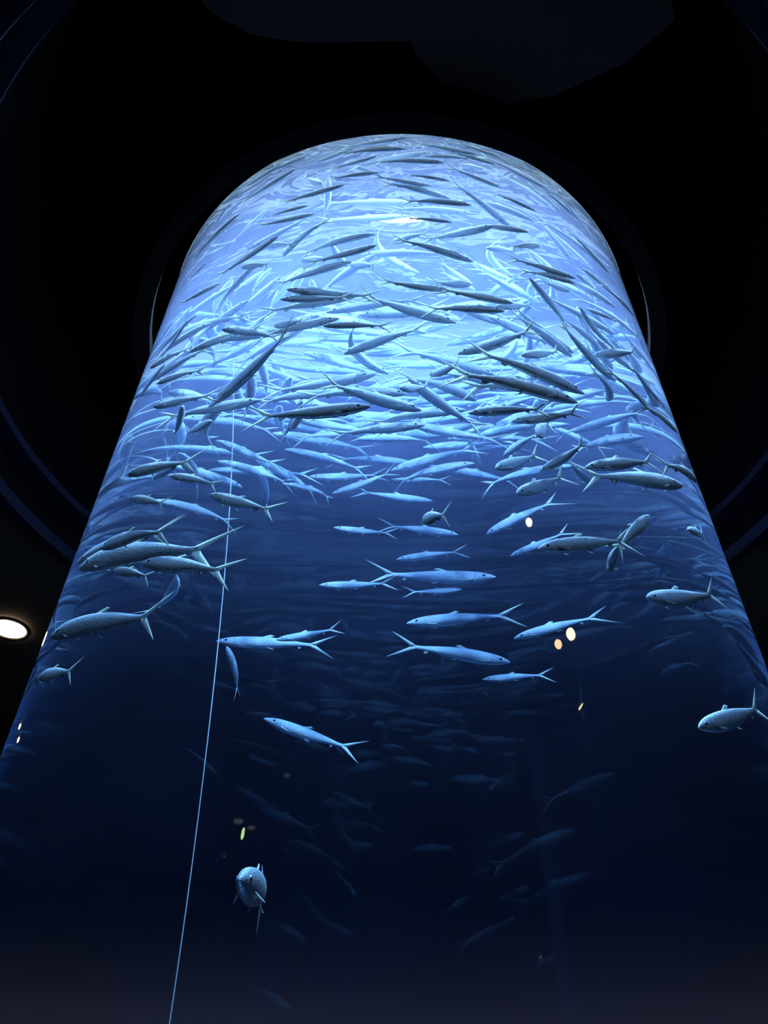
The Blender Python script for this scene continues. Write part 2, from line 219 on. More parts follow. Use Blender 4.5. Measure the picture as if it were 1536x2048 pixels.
    (1.126, 1.026, 8.036, 0.784, 1.335, 8.09, -0.5, 1, 'milkfish facing right, leftmost below the bright band, by the right glass'),
    (0.544, 1.451, 7.865, 1.05, 1.247, 7.829, -0.5, 1, "milkfish facing left, rightmost in the school's darker half, right of centre"),
    (-0.567, -0.278, 6.337, -0.673, 0.177, 6.281, 0.12, 1, "milkfish pointing nose up, rightmost at the school's lower edge, left of centre"),
    (-0.623, 0.144, 7.671, -0.302, 0.499, 7.804, -0.5, 1, 'milkfish facing left, leftmost in the bright band, slightly left of centre'),
    (1.113, -0.726, 7.316, 1.176, -0.194, 7.281, -0.5, 1, 'milkfish pointing nose up, rightmost in the bright band, by the right glass'),
    (0.991, 0.859, 7.805, 1.155, 0.4, 7.689, -0.3, 1, 'milkfish facing left, leftmost below the bright band, by the right glass'),
    (0.338, -1.624, 6.178, -0.165, -1.942, 6.192, 0.12, 1, 'milkfish facing right, leftmost in the bright band, slightly right of centre'),
    (0.373, 1.997, 7.709, 0.694, 1.654, 7.681, 0.3, 1, "milkfish facing left, rightmost at the school's lower edge, slightly right of centre"),
    (0.455, 1.098, 6.576, 0.017, 1.332, 6.535, -0.5, 2, 'only milkfish facing right just below the dense school, slightly right of centre'),
    (-0.826, -0.256, 6.881, -0.776, 0.189, 6.772, 0.12, 1, "milkfish pointing nose up, third from left in the school's darker half, left of centre"),
    (-0.515, 0.468, 7.959, -0.081, 0.802, 8.017, 0.3, 1, 'milkfish facing left, third from left in the bright band, slightly left of centre'),
    (1.127, 0.494, 7.099, 0.844, 0.937, 7.121, -0.12, 1, "milkfish facing right, rightmost at the school's lower edge, right of centre"),
    (0.82, -0.179, 7.703, 0.527, -0.595, 7.687, 0.12, 1, 'milkfish facing right, rightmost in the bright band, right of centre'),
    (-0.254, -0.867, 6.87, 0.262, -0.956, 6.848, -0.3, 1, 'only milkfish facing left in the bright band, slightly right of centre'),
    (-1.043, -1.195, 7.729, -0.657, -1.55, 7.73, -0.12, 0, 'milkfish facing left, leftmost in the pale upper school, left of centre'),
    (-0.942, -0.88, 7.189, -1.201, -0.433, 7.184, -0.12, 1, 'milkfish facing right, rightmost in the bright band, by the left glass'),
    (0.204, 0.881, 7.409, -0.242, 1.054, 7.394, -0.12, 1, "milkfish facing right, rightmost in the school's darker half, slightly left of centre"),
    (-0.162, -1.138, 7.443, -0.467, -0.637, 7.397, -0.3, 0, 'milkfish facing right, second from left above the bright band, slightly left of centre'),
    (-0.49, -0.711, 7.015, -0.701, -0.294, 7.134, -0.3, 1, 'milkfish facing right, third from left in the bright band, left of centre'),
    (1.537, -0.349, 7.557, 1.125, -0.595, 7.537, -0.3, 1, 'milkfish facing right, fourth from left in the bright band, by the right glass'),
    (-0.426, 1.091, 7.832, -0.026, 1.462, 7.945, -0.5, 1, "milkfish facing left, third from left in the school's darker half, slightly left of centre"),
    (-0.771, 1.701, 7.321, -0.255, 1.72, 7.156, 0.3, 2, 'only milkfish facing left just below the dense school, slightly left of centre'),
    (-0.329, -1.068, 7.344, -0.467, -1.515, 7.389, 0.12, 0, 'only milkfish pointing nose down above the bright band, slightly left of centre'),
    (1.218, -0.907, 6.776, 1.488, -0.43, 6.809, -0.5, 1, "milkfish facing left, rightmost in the school's darker half, by the right glass"),
    (1.184, -0.556, 6.949, 1.029, -0.993, 6.848, -0.3, 1, 'milkfish facing right, second from left below the bright band, by the right glass'),
    (-0.576, -0.332, 7.994, -0.634, 0.188, 8.009, -0.12, 1, 'only milkfish pointing nose up above the bright band, left of centre'),
    (0.053, 0.519, 6.633, 0.549, 0.701, 6.586, -0.12, 2, "milkfish facing left, second from left at the school's lower edge, slightly right of centre"),
    (-0.989, 0.094, 6.627, -1.068, 0.68, 6.607, -0.5, 1, "milkfish pointing nose up, leftmost at the school's lower edge, left of centre"),
    (-0.97, 0.2, 7.418, -0.797, -0.291, 7.414, -0.3, 1, 'milkfish facing left, rightmost below the bright band, left of centre'),
    (0.883, -0.038, 7.729, 0.929, -0.523, 7.766, -0.3, 1, 'only milkfish pointing nose down in the bright band, right of centre'),
    (0.44, -0.374, 6.262, 0.06, -0.728, 6.237, -0.5, 1, "milkfish facing right, leftmost in the school's darker half, slightly right of centre"),
    (1.038, 0.644, 7.384, 1.218, 0.195, 7.408, 0.3, 1, "milkfish facing left, leftmost in the school's darker half, by the right glass"),
    (-1.039, 1.332, 6.753, -0.714, 1.67, 6.727, 0.12, 2, 'milkfish facing left, second from left just below the dense school, left of centre'),
    (1.481, -1.031, 7.964, 1.064, -1.423, 7.971, -0.12, 0, 'milkfish facing right, rightmost in the pale upper school, by the right glass'),
    (-0.551, -0.223, 7.286, -0.9, 0.25, 7.224, -0.3, 1, 'milkfish facing right, third from left below the bright band, left of centre'),
    (-0.366, 2.048, 7.786, -0.74, 1.75, 7.827, -0.12, 1, "milkfish facing right, leftmost at the school's lower edge, slightly left of centre"),
    (-1.333, 0.144, 7.309, -1.23, -0.35, 7.166, -0.5, 1, 'milkfish facing left, second from left below the bright band, by the left glass'),
    (1.291, -1.441, 7.374, 1.714, -1.102, 7.403, 0.3, 1, 'milkfish facing left, rightmost in the bright band, by the right glass'),
    (-1.25, -1.701, 7.931, -1.705, -1.363, 7.927, -0.5, 0, 'milkfish facing right, leftmost in the pale upper school, by the left glass'),
    (-1.515, -1.592, 6.62, -1.631, -1.129, 6.602, 0.3, 1, 'milkfish pointing nose up, leftmost below the bright band, by the left glass'),
    (-0.595, 0.873, 8.076, -0.024, 0.893, 8.046, -0.12, 1, 'milkfish facing left, leftmost below the bright band, slightly left of centre'),
    (-0.804, 0.954, 7.496, -1.167, 0.542, 7.388, -0.5, 1, "only milkfish facing right in the school's darker half, by the left glass"),
    (-0.293, 2.086, 7.575, -0.829, 1.95, 7.702, 0.12, 2, "milkfish facing right, rightmost at the school's lower edge, left of centre"),
    (1.225, -1.789, 6.466, 1.421, -1.29, 6.413, -0.5, 1, 'milkfish facing left, second from left below the bright band, by the right glass'),
    (-0.689, 0.704, 6.881, -0.185, 0.952, 6.854, -0.5, 1, "milkfish facing left, leftmost at the school's lower edge, slightly left of centre"),
    (-0.293, -0.576, 6.221, -0.771, -0.382, 6.263, -0.5, 1, "milkfish facing right, leftmost at the school's lower edge, left of centre"),
    (-0.33, -1.213, 6.145, 0.096, -1.518, 6.169, 0.12, 1, 'milkfish facing left, rightmost below the bright band, slightly left of centre'),
    (1.331, -0.606, 7.168, 0.942, -0.996, 7.117, 0.12, 1, 'milkfish facing right, second from left in the bright band, by the right glass'),
    (-1.548, -1.046, 7.929, -1.579, -0.577, 7.977, -0.5, 1, 'milkfish pointing nose up, leftmost in the bright band, by the left glass'),
    (-1.172, 1.299, 7.302, -0.801, 1.589, 7.289, 0.12, 1, "milkfish facing left, leftmost at the school's lower edge, left of centre"),
    (-1.403, -1.752, 6.032, -0.902, -1.728, 6.13, 0.12, 1, 'milkfish facing left, rightmost below the bright band, by the left glass'),
    (-1.263, 0.272, 7.016, -1.052, 0.769, 7.099, 0.12, 1, "milkfish facing left, rightmost at the school's lower edge, by the left glass"),
    (1.647, -1.349, 5.746, 1.339, -1.743, 5.787, -0.12, 1, "milkfish facing right, leftmost at the school's lower edge, by the right glass"),
    (-0.711, 0.858, 7.082, -0.695, 1.41, 7.142, -0.12, 1, "milkfish pointing nose up, second from left at the school's lower edge, left of centre"),
    (1.143, -0.377, 8.137, 1.118, 0.15, 8.2, 0.3, 1, 'milkfish pointing nose up, leftmost in the bright band, by the right glass'),
    (-0.636, -1.237, 6.454, -1.164, -1.164, 6.5, 0.3, 1, 'milkfish facing right, leftmost below the bright band, left of centre'),
    (-0.637, -0.113, 6.724, -0.59, 0.436, 6.786, -0.5, 1, "milkfish pointing nose up, rightmost in the school's darker half, left of centre"),
    (0.048, -0.972, 6.061, 0.411, -0.578, 5.885, -0.3, 1, "milkfish facing left, leftmost at the school's lower edge, slightly right of centre"),
    (-1.178, 0.192, 7.474, -1.203, 0.739, 7.522, -0.12, 1, "milkfish pointing nose up, rightmost in the school's darker half, by the left glass"),
    (0.687, 0.852, 6.77, 0.986, 0.45, 6.801, 0.3, 1, "milkfish facing left, rightmost at the school's lower edge, right of centre"),
    (-0.936, 1.63, 6.629, -1.251, 1.185, 6.686, 0.3, 2, 'only milkfish facing right just below the dense school, by the left glass'),
    (-0.852, 1.226, 7.205, -0.359, 1.295, 7.214, -0.3, 1, "milkfish facing left, rightmost at the school's lower edge, left of centre"),
    (0.571, 1.416, 7.535, 0.893, 1.039, 7.494, -0.5, 1, "milkfish facing left, leftmost in the school's darker half, right of centre"),
    (1.297, 0.396, 6.535, 1.017, 0.863, 6.595, -0.12, 2, 'milkfish facing right, leftmost just below the dense school, by the right glass'),
    (-0.573, 0.48, 7.465, -0.17, 0.849, 7.464, 0.3, 1, "milkfish facing left, second from left in the school's darker half, slightly left of centre"),
    (-0.45, -0.925, 6.87, 0.086, -1.057, 6.89, 0.12, 1, 'milkfish facing left, rightmost in the bright band, slightly left of centre'),
    (-0.316, -1.99, 6.628, -0.759, -1.701, 6.686, -0.12, 0, 'milkfish facing right, rightmost above the bright band, left of centre'),
    (-1.313, 0.83, 6.059, -1.001, 1.173, 6.01, 0.12, 2, 'milkfish facing left, rightmost in the open dark water, by the left glass'),
    (0.382, -1.066, 6.779, 0.785, -0.782, 6.828, -0.12, 1, 'milkfish facing left, second from left in the bright band, right of centre'),
    (-1.187, -1.0, 6.894, -1.559, -0.65, 6.974, -0.5, 1, 'milkfish facing right, second from left below the bright band, by the left glass'),
    (0.914, 0.991, 8.038, 0.448, 1.181, 8.063, -0.12, 1, 'milkfish facing right, leftmost below the bright band, right of centre'),
    (0.732, 0.037, 7.029, 0.764, -0.505, 7.02, -0.12, 1, 'only milkfish pointing nose down below the bright band, right of centre'),
    (1.542, -1.367, 6.228, 1.776, -0.919, 6.234, -0.5, 1, "only milkfish pointing nose up in the school's darker half, by the right glass"),
    (-0.374, 0.937, 8.004, -0.816, 0.901, 7.88, -0.12, 1, 'milkfish facing right, fourth from left below the bright band, left of centre'),
    (0.734, -0.777, 6.104, 0.254, -0.905, 6.17, -0.12, 1, "milkfish facing right, rightmost in the school's darker half, slightly right of centre"),
    (0.38, -0.615, 5.995, -0.116, -0.554, 5.909, -0.5, 1, "only milkfish facing right at the school's lower edge, slightly right of centre"),
    (0.907, -1.748, 5.427, 0.43, -1.942, 5.285, -0.5, 1, "milkfish facing right, leftmost in the school's darker half, right of centre"),
    (-0.864, -0.493, 6.508, -0.882, 0.082, 6.507, 0.3, 1, "milkfish pointing nose up, second from left in the school's darker half, left of centre"),
    (-1.035, 0.939, 6.745, -0.769, 1.385, 6.763, -0.3, 2, 'milkfish facing left, leftmost just below the dense school, left of centre'),
    (-0.517, 1.237, 8.195, -0.084, 1.481, 8.172, 0.12, 1, 'milkfish facing left, second from left below the bright band, slightly left of centre'),
    (0.972, -1.549, 7.82, 0.453, -1.711, 7.84, -0.5, 0, 'milkfish facing right, second from left in the pale upper school, right of centre'),
    (1.45, -0.774, 7.509, 1.067, -1.116, 7.383, -0.12, 1, 'milkfish facing right, third from left in the bright band, by the right glass'),
    (-0.365, 1.95, 7.75, 0.161, 1.979, 7.706, -0.12, 1, "milkfish facing left, rightmost at the school's lower edge, slightly left of centre"),
    (-0.367, -1.794, 6.096, -0.832, -1.611, 6.119, -0.12, 1, 'milkfish facing right, rightmost below the bright band, left of centre'),
    (-1.554, -0.778, 6.563, -1.207, -1.087, 6.486, 0.3, 1, "milkfish facing left, rightmost in the school's darker half, by the left glass"),
    (-1.235, -0.089, 7.977, -1.19, 0.398, 7.97, -0.5, 1, 'milkfish pointing nose up, second from left in the bright band, by the left glass'),
    (0.166, 1.543, 7.673, 0.58, 1.277, 7.702, -0.5, 1, "milkfish facing left, rightmost in the school's darker half, slightly right of centre"),
    (-0.923, 1.559, 8.126, -0.875, 2.056, 8.06, -0.5, 1, "milkfish pointing nose up, leftmost in the school's darker half, left of centre"),
    (0.537, -1.048, 6.729, 0.905, -0.667, 6.741, 0.3, 1, 'milkfish facing left, third from left below the bright band, right of centre'),
    (-0.196, 1.696, 8.161, -0.66, 1.737, 8.18, 0.3, 1, "milkfish facing right, second from left in the school's darker half, slightly left of centre"),
    (-0.962, -1.457, 7.264, -1.153, -0.962, 7.163, -0.12, 1, 'milkfish facing right, second from left above the bright band, by the left glass'),
    (0.12, -1.183, 5.586, -0.371, -1.489, 5.625, 0.12, 1, "milkfish facing right, fifth from left at the school's lower edge, slightly left of centre"),
    (-0.169, -1.998, 6.987, -0.627, -1.769, 6.996, -0.5, 0, 'milkfish facing right, leftmost in the pale upper school, slightly left of centre'),
    (0.537, 1.116, 6.972, 0.9, 0.725, 7.16, -0.5, 1, "milkfish facing left, second from left at the school's lower edge, right of centre"),
    (1.178, -0.492, 6.308, 1.161, -1.044, 6.231, -0.5, 1, "milkfish pointing nose down, leftmost in the school's darker half, by the right glass"),
]


# ------------------------------------------------------------ helpers
def tag(o, label=None, cat=None, group=None, kind=None):
    if label: o['label'] = label
    if cat: o['category'] = cat
    if group: o['group'] = group
    if kind: o['kind'] = kind
    return o

def mesh_from(name, verts, faces, mats, smooth=True, idx=None):
    me = bpy.data.meshes.new(name)
    me.from_pydata([tuple(v) for v in verts], [], faces)
    for m in mats: me.materials.append(m)
    for i, p in enumerate(me.polygons):
        p.use_smooth = smooth
        if idx: p.material_index = idx[i]
    me.update()
    return me

def obj(name, me, parent=None, loc=(0, 0, 0)):
    o = bpy.data.objects.new(name, me)
    C.objects.link(o)
    o.location = loc
    if parent: o.parent = parent
    return o

def lathe(profile, seg=96, closed=False):
    """profile: (radius, z) pairs turned about the z axis"""
    v, f = [], []
    n = len(profile)
    for i in range(seg):
        a = 2 * PI * i / seg
        for r, z in profile: v.append((r * math.cos(a), r * math.sin(a), z))
    m = n if closed else n - 1
    for i in range(seg):
        j = (i + 1) % seg
        for k in range(m):
            k2 = (k + 1) % n
            f.append((i * n + k, j * n + k, j * n + k2, i * n + k2))
    return v, f

def tree(name):
    m = bpy.data.materials.new(name); m.use_nodes = True
    nt = m.node_tree
    for n in list(nt.nodes): nt.nodes.remove(n)
    out = nt.nodes.new('ShaderNodeOutputMaterial')
    return m, nt, out

def N(nt, kind, **kw):
    n = nt.nodes.new(kind)
    for k, v in kw.items():
        if k in n.inputs: n.inputs[k].default_value = v
        else: setattr(n, k, v)
    return n

def plain(name, col, rough=.7, metal=0., noise=0., spec=.5, scale=3.):
    m, nt, out = tree(name)
    b = N(nt, 'ShaderNodeBsdfPrincipled', Roughness=rough, Metallic=metal)
    b.inputs['Specular IOR Level'].default_value = spec
    b.inputs['Base Color'].default_value = (*col, 1)
    if noise:
        tc = N(nt, 'ShaderNodeTexCoord'); no = N(nt, 'ShaderNodeTexNoise', Scale=scale, Detail=5.)
        mx = N(nt, 'ShaderNodeMix', data_type='RGBA')
        mx.inputs[6].default_value = (*[c * (1 - noise) for c in col], 1)
        mx.inputs[7].default_value = (*[min(1, c * (1 + noise)) for c in col], 1)
        nt.links.new(tc.outputs['Object'], no.inputs['Vector'])
        nt.links.new(no.outputs['Fac'], mx.inputs[0])
        nt.links.new(mx.outputs[2], b.inputs['Base Color'])
    nt.links.new(b.outputs[0], out.inputs[0])
    return m

def emit(name, col, s):
    m, nt, out = tree(name)
    e = N(nt, 'ShaderNodeEmission', Color=(*col, 1), Strength=s)
    nt.links.new(e.outputs[0], out.inputs[0])
    return m

# ------------------------------------------------------------ materials
def fish_body_material():
    m, nt, out = tree('milkfish_skin')
    L = nt.links.new
    b = N(nt, 'ShaderNodeBsdfPrincipled', Roughness=.3, Metallic=.5)
    tc = N(nt, 'ShaderNodeTexCoord'); sp = N(nt, 'ShaderNodeSeparateXYZ')
    L(tc.outputs['Object'], sp.inputs[0])
    # countershading that belongs to the fish: olive grey back, silver flank, white belly
    mr = N(nt, 'ShaderNodeMapRange'); mr.inputs[1].default_value = -.10; mr.inputs[2].default_value = .10
    L(sp.outputs['Z'], mr.inputs[0])
    cr = N(nt, 'ShaderNodeValToRGB')
    e = cr.color_ramp.elements
    e[0].position = 0; e[0].color = (.72, .82, .92, 1)
    e[1].position = 1; e[1].color = (.36, .46, .56, 1)
    for p, c in ((.45, (.68, .78, .88, 1)), (.68, (.54, .65, .75, 1)), (.82, (.43, .54, .64, 1))):
        k = e.new(p); k.color = c
    L(mr.outputs[0], cr.inputs[0])
    # scales
    mp = N(nt, 'ShaderNodeMapping'); mp.inputs['Scale'].default_value = (70, 40, 110)
    vo = N(nt, 'ShaderNodeTexVoronoi', Scale=1.)
    L(tc.outputs['Object'], mp.inputs[0]); L(mp.outputs[0], vo.inputs['Vector'])
    mx = N(nt, 'ShaderNodeMix', data_type='RGBA', blend_type='MULTIPLY')
    mx.inputs[0].default_value = .4
    L(cr.outputs[0], mx.inputs[6]); L(vo.outputs['Distance'], mx.inputs[7])
    # gill cover line behind the eye
    ma = N(nt, 'ShaderNodeMath', operation='MULTIPLY_ADD'); ma.inputs[1].default_value = .25; 
    L(sp.outputs['Z'], ma.inputs[0]); L(sp.outputs['X'], ma.inputs[2])
    d = N(nt, 'ShaderNodeMath', operation='SUBTRACT'); d.inputs[1].default_value = -.30
    L(ma.outputs[0], d.inputs[0])
    ab = N(nt, 'ShaderNodeMath', operation='ABSOLUTE'); L(d.outputs[0], ab.inputs[0])
    lt = N(nt, 'ShaderNodeMath', operation='LESS_THAN'); lt.inputs[1].default_value = .005
    L(ab.outputs[0], lt.inputs[0])
    m2 = N(nt, 'ShaderNodeMix', data_type='RGBA'); m2.inputs[7].default_value = (.2, .24, .28, 1)
    f = N(nt, 'ShaderNodeMath', operation='MULTIPLY'); f.inputs[1].default_value = .7
    L(lt.outputs[0], f.inputs[0]); L(f.outputs[0], m2.inputs[0]); L(mx.outputs[2], m2.inputs[6])
    L(m2.outputs[2], b.inputs['Base Color'])
    bp = N(nt, 'ShaderNodeBump', Strength=.35, Distance=.006)
    L(vo.outputs['Distance'], bp.inputs['Height']); L(bp.outputs[0], b.inputs['Normal'])
    L(b.outputs[0], out.inputs[0])
    return m

def fin_material():
    m, nt, out = tree('milkfish_fin')
    L = nt.links.new
    d = N(nt, 'ShaderNodeBsdfPrincipled', Roughness=.4)
    d.inputs['Base Color'].default_value = (.62, .68, .7, 1)
    t = N(nt, 'ShaderNodeBsdfTranslucent'); t.inputs[0].default_value = (.6, .68, .7, 1)
    tc = N(nt, 'ShaderNodeTexCoord'); w = N(nt, 'ShaderNodeTexWave', Scale=30., Distortion=1.)
    w.bands_direction = 'Z'
    L(tc.outputs['Object'], w.inputs['Vector'])
    bp = N(nt, 'ShaderNodeBump', Strength=.3, Distance=.003)
    L(w.outputs['Fac'], bp.inputs['Height']); L(bp.outputs[0], d.inputs['Normal'])
    mx = N(nt, 'ShaderNodeMixShader', Fac=.4)
    L(d.outputs[0], mx.inputs[1]); L(t.outputs[0], mx.inputs[2]); L(mx.outputs[0], out.inputs[0])
    return m

def water_surface_material():
    m, nt, out = tree('rippled_water_surface')
    L = nt.links.new
    tc = N(nt, 'ShaderNodeTexCoord')
    mp = N(nt, 'ShaderNodeMapping'); mp.inputs['Scale'].default_value = (1., 1., 1.)
    n1 = N(nt, 'ShaderNodeTexNoise', Scale=2.2, Detail=3., Distortion=.6)
    L(tc.outputs['Object'], mp.inputs[0]); L(mp.outputs[0], n1.inputs['Vector'])
    bp = N(nt, 'ShaderNodeBump', Strength=.5, Distance=.08)
    L(n1.outputs['Fac'], bp.inputs['Height'])
    g = N(nt, 'ShaderNodeBsdfGlass', IOR=1.34, Roughness=.0)
    L(bp.outputs[0], g.inputs['Normal'])
    t = N(nt, 'ShaderNodeBsdfTransparent')
    mx = N(nt, 'ShaderNodeMixShader', Fac=SURF_T)
    L(g.outputs[0], mx.inputs[1]); L(t.outputs[0], mx.inputs[2]); L(mx.outputs[0], out.inputs[0])
    return m
SURF_T = .35

def glass_material():
    m, nt, out = tree('clear_acrylic_and_water')
    g = N(nt, 'ShaderNodeBsdfGlass', IOR=1.34, Roughness=0.)
    nt.links.new(g.outputs[0], out.inputs[0])
    return m

def volume_material():
    # water with fine haze that thickens towards the surface and drifts in soft clouds
    m, nt, out = tree('blue_water')
    L = nt.links.new
    ge = N(nt, 'ShaderNodeTexCoord'); sp = N(nt, 'ShaderNodeSeparateXYZ'); L(ge.outputs['Object'], sp.inputs[0])
    mr = N(nt, 'ShaderNodeMapRange'); mr.interpolation_type = 'SMOOTHSTEP'
    mr.inputs[1].default_value = 4.2; mr.inputs[2].default_value = 8.8
    mr.inputs[3].default_value = .0012; mr.inputs[4].default_value = HAZE
    L(sp.outputs['Z'], mr.inputs[0])
    no = N(nt, 'ShaderNodeTexNoise', Scale=.9, Detail=2.); L(ge.outputs['Object'], no.inputs['Vector'])
    m2 = N(nt, 'ShaderNodeMapRange'); m2.inputs[1].default_value = .35; m2.inputs[2].default_value = .7
    m2.inputs[3].default_value = .55; m2.inputs[4].default_value = 1.6
    L(no.outputs['Fac'], m2.inputs[0])
    mu = N(nt, 'ShaderNodeMath', operation='MULTIPLY'); L(mr.outputs[0], mu.inputs[0]); L(m2.outputs[0], mu.inputs[1])
    s = N(nt, 'ShaderNodeVolumeScatter', Color=(.40, .48, 1, 1), Anisotropy=.1)
    L(mu.outputs[0], s.inputs['Density'])
    a = N(nt, 'ShaderNodeVolumeAbsorption', Color=(.36, .61, .82, 1), Density=.28)
    ad = N(nt, 'ShaderNodeAddShader')
    L(s.outputs[0], ad.inputs[0]); L(a.outputs[0], ad.inputs[1])
    L(ad.outputs[0], out.inputs['Volume'])
    return m
HAZE = .031

SKIN = fish_body_material(); FIN = fin_material()
EYE_W = plain('eye_silver', (.75, .78, .8), .25, .3); EYE_B = plain('eye_pupil', (.006, .007, .01), .12)
DARK = plain('black_painted_ceiling', (.010, .011, .016), .9, noise=.3, spec=.05)
BLACK = plain('matte_black', (.003, .003, .004), 1., spec=0.)
PANEL = plain('dark_grey_panel', (.05, .055, .08), .8, noise=.1, spec=.15)
NAVY = plain('near_black_paint', (.006, .0065, .011), .9, spec=.03)
CHAR = plain('charcoal_ceiling', (.05, .05, .05), .8, noise=.3)
LEDGE = plain('navy_painted_ledge', (.022, .024, .07), .7, noise=.2, spec=.12)
WALL = plain('navy_painted_wall', (.09, .09, .12), .8, noise=.25, scale=.6)
FLOOR = plain('dark_stone_floor', (.10, .10, .10), .35, noise=.4)
METAL = plain('dark_steel', (.08, .08, .09), .4, .8, noise=.1)
HOOD = plain('pale_blue_hood_paint', (.62, .62, .60), .7, noise=.05)

# ------------------------------------------------------------ the milkfish
# local frame: snout at x=-0.5, fork of the tail at x=+0.5, back towards +z
def bend_frame(B, n=120):
    pts, ang = [], []
    x = y = 0.
    for i in range(n + 40):
        s = i / n
        a = B * (s - .5) * (1.25 if s > .5 else .8)
        pts.append((x, y)); ang.append(a)
        x += math.cos(a) / n; y += math.sin(a) / n
    p0, p1 = pts[0], pts[n]
    th = math.atan2(p1[1] - p0[1], p1[0] - p0[0]); L = math.hypot(p1[0] - p0[0], p1[1] - p0[1])
    mx, my = (p0[0] + p1[0]) / 2, (p0[1] + p1[1]) / 2
    c, s_ = math.cos(-th), math.sin(-th)
    out = []
    for (px, py), a in zip(pts, ang):
        dx, dy = (px - mx) / L, (py - my) / L
        out.append((dx * c - dy * s_, dx * s_ + dy * c, a - th))
    return out

def deform(verts, fr, n=120):
    res = []
    for s, y, z in verts:
        t = max(0., min(len(fr) - 1.001, s * n)); i = int(t); f = t - i
        a, b = fr[i], fr[i + 1]
        cx, cy, an = a[0] + (b[0] - a[0]) * f, a[1] + (b[1] - a[1]) * f, a[2] + (b[2] - a[2]) * f
        if s < 0: cx += s
        res.append((cx - y * math.sin(an), cy + y * math.cos(an), z))
    return res

PROFILE = [  # s, up, down, half width
    (0, .004, .005, .004), (.010, .015, .015, .011), (.03, .028, .027, .020), (.06, .044, .042, .029), (.10, .060, .058, .037),
    (.15, .073, .073, .043), (.21, .082, .086, .048), (.28, .088, .096, .051), (.36, .091, .101, .053), (.44, .090, .101, .053),
    (.52, .086, .096, .050), (.60, .078, .085, .045), (.68, .067, .070, .038), (.76, .053, .053, .030), (.83, .040, .040, .022),
    (.89, .030, .030, .015), (.94, .026, .026, .010), (.98, .027, .027, .006), (1.0, .022, .022, .003)]
def body_mesh(seg=16):
    v, f = [], []
    for s, u, d, w in PROFILE:
        for k in range(seg):
            a = 2 * PI * k / seg
            ca, sa = math.cos(a), math.sin(a)
            y = w * (abs(ca) ** .9) * (1 if ca > 0 else -1)
            z = (u if sa > 0 else d) * sa
            v.append((s, y, z + .002))
    n = len(PROFILE)
    for i in range(n - 1):
        for k in range(seg):
            k2 = (k + 1) % seg
            f.append((i * seg + k, i * seg + k2, (i + 1) * seg + k2, (i + 1) * seg + k))
    f.append(tuple(range(seg))[::-1]); f.append(tuple((n - 1) * seg + k for k in range(seg)))
    return v, f

def blade(rows, th):
    """rows: list of (leading point, trailing point) in (s, z); th: half thickness list -> closed thin fin"""
    v, f = [], []
    for (a, b), t in zip(rows, th):
        m = ((a[0] * .6 + b[0] * .4), (a[1] * .6 + b[1] * .4))
        v += [(a[0], 0, a[1]), (m[0], t, m[1]), (b[0], 0, b[1]), (m[0], -t, m[1])]
    n = len(rows)
    for i in range(n - 1):
        for k in range(4):
            k2 = (k + 1) % 4
            f.append((i * 4 + k, i * 4 + k2, (i + 1) * 4 + k2, (i + 1) * 4 + k))
    f.append((3, 2, 1, 0)); f.append(tuple((n - 1) * 4 + k for k in range(4)))
    return v, f

def join(parts):
    v, f = [], []
    for a, b in parts:
        o = len(v); v += a; f += [tuple(o + i for i in q) for q in b]
    return v, f

def tail_geo():
    res = []
    for sg in (1, -1):
        rows, th = [], []
        for i in range(9):
            u = i / 8
            lead = (.955 + .285 * u, sg * (.020 + .175 * u ** .92))
            trail = (1.025 + .215 * u ** 1.15 - .004, sg * (.000 + .190 * u ** 1.12))
            rows.append((lead, trail)); th.append(.007 * (1 - u) + .0012)
        res.append(blade(rows, th))
    return join(res)

def dorsal_geo():
    rows, th = [], []
    for i in range(6):
        u = i / 5
        rows.append(((.43 + .10 * u, .084 + .050 * u), (.565 + .0 * u - .02 * math.sin(u * PI) + .01 * u, .070 + .045 * u ** .8 * (.35 + .65 * u))))
        th.append(.004 * (1 - u) + .001)
    return blade(rows, th)

def anal_geo():
    rows, th = [], []
    for i in range(5):
        u = i / 4
        rows.append(((.80 + .045 * u, -.040 - .040 * u), (.875 + .0 * u, -.028 - .040 * u * (.3 + .7 * u))))
        th.append(.003 * (1 - u) + .001)
    return blade(rows, th)

def paired_geo(s0, z0, y0, ln, ch, side, droop, splay):
    """pectoral or pelvic fin: a swept leaf that leaves the flank and points back"""
    rows, th = [], []
    for i in range(6):
        u = i / 5
        c = ch * (1 - .75 * u) * .5
        rows.append(((s0 + ln * u - c * .4, z0 - droop * ln * u + c), (s0 + ln * u + c * .8, z0 - droop * ln * u - c)))
        th.append(.003 * (1 - u) + .001)
    v, f = blade(rows, th)
    v = [(s, side * (y0 + splay * max(0, s - s0)) + y, z) for s, y, z in v]
    return v, f

def eye_geo(side):
    v, f, idx = [], [], []
    rings, seg, r = 8, 14, .0215
    for i in range(rings + 1):
        ph = PI * i / rings
        for k in range(seg):
            a = 2 * PI * k / seg
            v.append((.112 + r * math.sin(ph) * math.cos(a), side * (.0325 + r * .45 * math.cos(ph) * side), .014 + r * math.sin(ph) * math.sin(a)))
    for i in range(rings):
        for k in range(seg):
            k2 = (k + 1) % seg
            f.append((i * seg + k, i * seg + k2, (i + 1) * seg + k2, (i + 1) * seg + k))
            idx.append(1 if (i < 2 if side > 0 else i >= rings - 2) else 0)
    return v, f, idx

